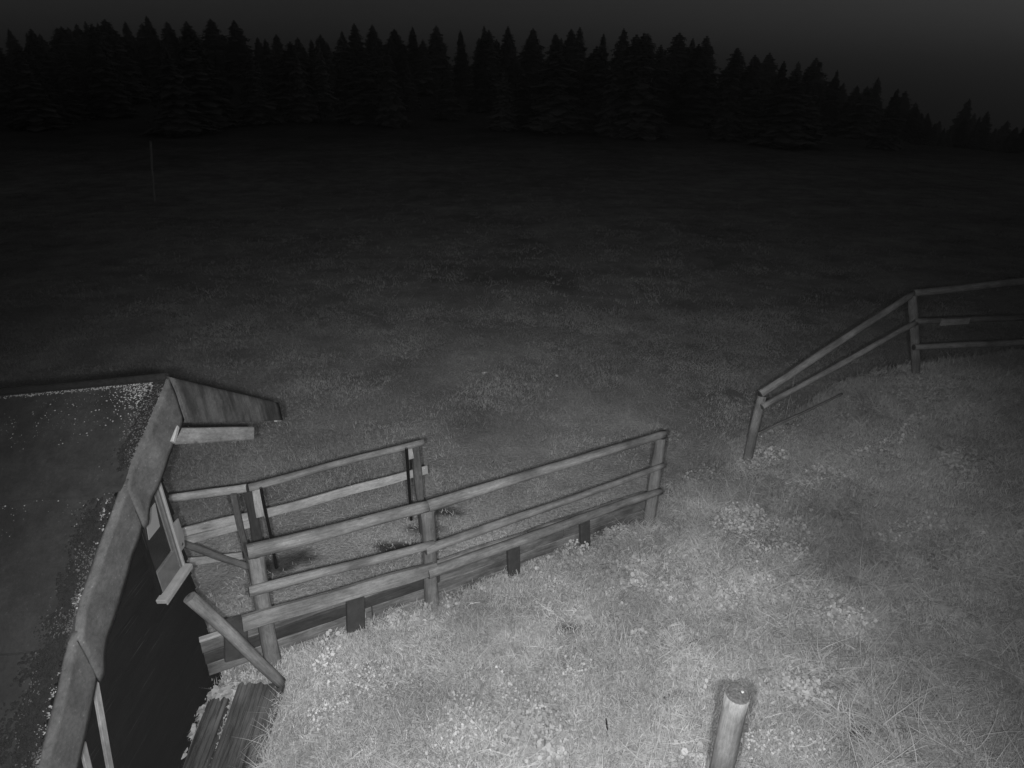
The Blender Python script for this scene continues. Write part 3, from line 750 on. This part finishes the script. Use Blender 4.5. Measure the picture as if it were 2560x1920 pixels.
mats = [src('leafy_mat', leaf_cluster(60, .07, .10, .010, 1), M_WEED) for _ in range(3)]
place('leafy_mats', mats, mat_spots(), .8, 1.4, 'pale leafy mats swelling out of the bank grass on the right', tilt=.2)

def d_mead(x, y):
    s, u = su(x, y); m = (s < -.1-.4*sst(3.8, 5.6, u)); q = fbm(x*.9, y*.9, 73, 4)
    fall = 1-sst(8, 34, y)*.9; return np.where(m, np.clip(.62+.7*q, .08, 1), 0)*fall
place('meadow_grass', mead, points(42000, -14, 14, 3.3, 13, d_mead, 7), .6, 1.3, 'short dim meadow grass behind the fences', scale_fn=lambda x, y: 1+.4*fbm(x*.8, y*.8, 83))
place('far_meadow_grass', mead, points(46000, -34, 34, 12.5, 42, d_mead, 8), .9, 2.0, 'dark meadow grass fading into the night')
def d_wall(x, y): return np.where((x > WX+.03) & (x < -2.0), np.clip(.55+fbm(x*6, y*6, 93), 0, 1), 0)
place('wall_foot_weeds', weed+herb, points(900, -2.4, -1.98, 1.8, 3.6, d_wall, 9), .4, .8, 'leafy weeds growing along the foot of the dark hut wall')

ORDW = ('first', 'second', 'third', 'fourth', 'rightmost')
# individual leafy plants one can point at
def plant(px, py, z0, r, h, label, mat=M_WEED):
    zz = z0
    for _ in range(6): p = atZ(px, py, zz); zz = H(p.x, p.y)
    t = thing('leafy_weed', (p.x, p.y, zz), label, 'weed')
    v, f = leaf_cluster(int(40), h, r, .020, 1); obj('leaves', mesh('leaves', v, f, True), mat, t, Matrix.Translation((p.x, p.y, zz)))
    v, f = blades(14, h*.9, r*.6, .004, .5); sm = obj('stems', mesh('stems', v, f), M_GRASS, t, Matrix.Translation((p.x, p.y, zz))); sm['kind'] = 'stuff'; t.children[0]['kind'] = 'stuff'
plant(1003, 1520, 0, .10, .10, 'round leafy weed at the foot of the middle fence post, left side', M_LEAF)
plant(1060, 1555, 0, .08, .07, 'low leafy weed right in front of the middle fence post')
plant(1130, 1475, 0, .06, .09, 'small leafy weed against the retaining boards right of the middle post')
plant(1545, 1345, 0, .12, .07, 'pale leafy weed to the right of the last dark stake', M_LEAF)
plant(530, 1690, 0, .05, .11, 'tall leafy weed beside the hut corner under the leaning log', M_LEAF)
for k_, (a_, b_2) in enumerate(((545, 1755), (500, 1800), (480, 1850), (455, 1900), (575, 1745))):
    plant(a_, b_2, -.1, .05, .10, ORDW[k_]+' leafy weed down the foot of the dark hut wall', M_LEAF)
plant(1335, 1395, 0, .05, .06, 'small weed in front of the third dark stake')

# stones and flower in the meadow, thin dark stem near the front
for px, py, r, lab in ((1210, 909, .055, 'pale flat stone in the dim meadow left of centre'), (1393, 916, .04, 'small pale stone in the dim meadow right of the flat stone')):
    p = atZ(px, py, -.1); me = lump_mesh(r, 2, .45); o = obj('stone', me, M_STONE, None, Matrix.Translation((p.x, p.y, H(p.x, p.y)+.05))); tag(o, lab, 'stone')
p = ra(1990, 925, -.3); zg = H(p.x, p.y)
fl = thing('seed_head', (p.x, p.y, zg), 'lone pale seed head on a thin stalk behind the bank fence', 'flower')
log('stalk', (p.x, p.y, zg), (p.x, p.y, p.z), .003, .002, M_GRASSM, fl, seg=5, knots=0); obj('head', lump_mesh(.018, 2, .9), M_STONE, fl, Matrix.Translation(p))
zz = .6
for _ in range(6): p = atZ(1520, 1840, zz); zz = H(p.x, p.y)
q = p+Vector((-.02, .02, .14)); o = log('dark_stem', (p.x, p.y, zz), q, .006, .003, M_BLACK, None, seg=6, knots=0); tag(o, 'thin dark dead stem in the grass left of the lone post', 'stem')

# far thin pole in the meadow on the left
b0 = atZ(386, 505, -.2); b1 = atY(376, 352, b0.y)
po = thing('pole', (b0.x, b0.y, H(b0.x, b0.y)), 'thin pale pole far out in the dark meadow on the left', 'pole')
log('shaft', (b0.x, b0.y, H(b0.x, b0.y)-.1), b1, .055, .045, M_STONE, po, seg=10, knots=0)
board('cap', b1+Vector((-.12, 0, 0)), b1+Vector((.12, 0, 0)), .05, .05, M_LOG, po, face=(0, -1, 0))

# ------------------------------------------------------------------ spruce forest across the meadow
def spruce_mesh(Ht, Rr, seed):
    random.seed(seed); v = []; f = []; nw = int(Ht*2.6); z0 = .08*Ht
    for w in range(nw):
        t = w/(nw-1); z = z0+(Ht-z0)*t**.93; r = Rr*(1-t)**.72*random.uniform(.7, 1.15)+.12; nbr = max(5, int(11*(1-t)+5)); ph = random.random()*6.28
        for b_ in range(nbr):
            a = ph+6.283*b_/nbr+random.uniform(-.22, .22); L = r*random.uniform(.6, 1.18); dr = L*random.uniform(.18, .5); ca, sa_ = math.cos(a), math.sin(a)
            wd = L*.24+.10; o0 = len(v)
            for q, wf, dz in ((0, .35, .0), (.4, 1.0, .10), (.75, .7, .55), (1.0, .08, .85)):
                x, y = ca*L*q, sa_*L*q; s_ = wd*wf
                v += [(x-sa_*s_, y+ca*s_, z-dr*dz-.10*s_), (x, y, z-dr*dz+.12*s_), (x+sa_*s_, y-ca*s_, z-dr*dz-.10*s_)]
            for k in range(3):
                i = o0+3*k; f += [(i, i+1, i+4, i+3), (i+1, i+2, i+5, i+4)]
            for q in (.35, .6, .8):     # hanging twigs
                x, y = ca*L*q, sa_*L*q; o1 = len(v); s_ = wd*.9; zz_ = z-dr*q*.7
                v += [(x-sa_*s_, y+ca*s_, zz_), (x+sa_*s_, y-ca*s_, zz_), (x+sa_*s_*.2, y-ca*s_*.2, zz_-.30-.1*L)]; f.append((o1, o1+1, o1+2))
    o0 = len(v); v += [(-.04, 0, Ht*.93), (.04, 0, Ht*.93), (0, 0, Ht*1.03)]; f.append((o0, o0+1, o0+2))
    return mesh('crown', v, f)
protos = []
for k, (Ht, Rr) in enumerate(((14, 3.4), (14, 2.9), (14, 4.0), (14, 2.6))):
    cr = spruce_mesh(Ht, Rr, 100+k); cr.materials.append(M_NEEDLE)
    random.seed(200+k); tr = log_mesh(13.0, .22, .04, seg=8, rough=.04, bend=.002, knots=0, caps=False); tr.materials.append(M_TRUNK); protos.append((cr, tr))
random.seed(77)
GR = 'spruces of the unlit forest across the meadow'
def spruce(x, y, h, k, label):
    z = H(x, y); t = thing('spruce_tree', (x, y, z-.1), label, 'tree', GR); s = h/14; rz = random.random()*6.28; wd = random.uniform(1.1, 2.3)
    for nm, me in (('crown', protos[k][0]), ('trunk', protos[k][1])):
        c = bpy.data.objects.new(nm, me); COL.objects.link(c); c.parent = t; c.rotation_euler = (0, 0, rz); c.scale = (s*wd, s*wd, s)
sky_pts = [(20, 70), (75, 62), (130, 66), (190, 58), (250, 52), (310, 44), (365, 38), (410, 25), (462, 35), (525, 45), (583, 44), (640, 72), (690, 84), (740, 70), (775, 80), (800, 84), (850, 75), (885, 55), (930, 60), (975, 66), (1030, 58),
           (1090, 62), (1150, 56), (1210, 60), (1270, 64), (1330, 58), (1390, 60), (1450, 66), (1510, 70), (1560, 66), (1620, 82), (1672, 140), (1700, 80), (1733, 94), (1768, 88), (1845, 118), (1925, 130), (1997, 152), (2042, 143), (2085, 195),
           (2110, 205), (2197, 192), (2265, 226), (2290, 255), (2350, 300), (2425, 245), (2470, 296), (2520, 300), (2580, 318)]
env = np.array(sky_pts, float)
def envelope(px): return float(np.interp(px, env[:, 0], env[:, 1]))
ORD = 'first second third fourth fifth sixth seventh eighth ninth tenth eleventh twelfth thirteenth fourteenth fifteenth sixteenth seventeenth eighteenth nineteenth twentieth'.split()
for i, (px, py) in enumerate(sky_pts):
    D = random.uniform(96, 106); p = atY(px, py, D); z = H(p.x, p.y); h = p.z-z
    if px >= 1660: lab = ORD[sum(1 for a_, b__ in sky_pts if 1660 <= a_ < px)]+' dark spruce top counted down the right side of the skyline'
    elif px < 900: lab = 'dark spruce on the dim skyline in the upper left'
    else: lab = 'dark spruce on the high middle of the skyline'
    spruce(p.x, D, max(3.5, h-(0 if px > 1600 or i % 3 == 0 else random.uniform(0, 1.6))), random.choice((0, 1, 1, 2)) if px > 1600 else random.randrange(4), lab)
for i in range(235):
    px = random.uniform(-300, 2850); D = 50+60*random.random()**.8; p = atY(px, 400, D); z = H(p.x, p.y); h = random.uniform(3.5, 9.5)
    e = envelope(min(2560, max(20, px)))+random.choice((random.uniform(2, 20), random.uniform(8, 50)))
    h = min(h, atY(px, e, D).z-z)
    if h < 1.8: continue
    spruce(p.x, D, h, random.randrange(4), 'dark spruce deep in the unlit forest mass below the skyline')

# ------------------------------------------------------------------ night mist
me = box_mesh(1, 1, 1, 0); hz = bpy.data.objects.new('haze', me); COL.objects.link(hz)
zlo = float(Z.min())-1; zhi = float(Z.max())+26
hz.scale = (1500, 1100, zhi-zlo); hz.location = (0, 450, (zhi+zlo)/2)
hm = bpy.data.materials.new('night_mist'); hm.use_nodes = True; hn = hm.node_tree.nodes; hn.clear()
ho = hn.new('ShaderNodeOutputMaterial'); hv = hn.new('ShaderNodeVolumePrincipled'); hv.inputs['Color'].default_value = (.9, .9, .9, 1)
hv.inputs['Density'].default_value = .0034; hv.inputs['Anisotropy'].default_value = .85
hm.node_tree.links.new(hv.outputs[0], ho.inputs['Volume']); me.materials.append(hm)
tag(hz, 'thin night mist over the meadow', None, None, 'stuff')
bpy.context.view_layer.update()
print('ZRANGE', zlo, zhi)
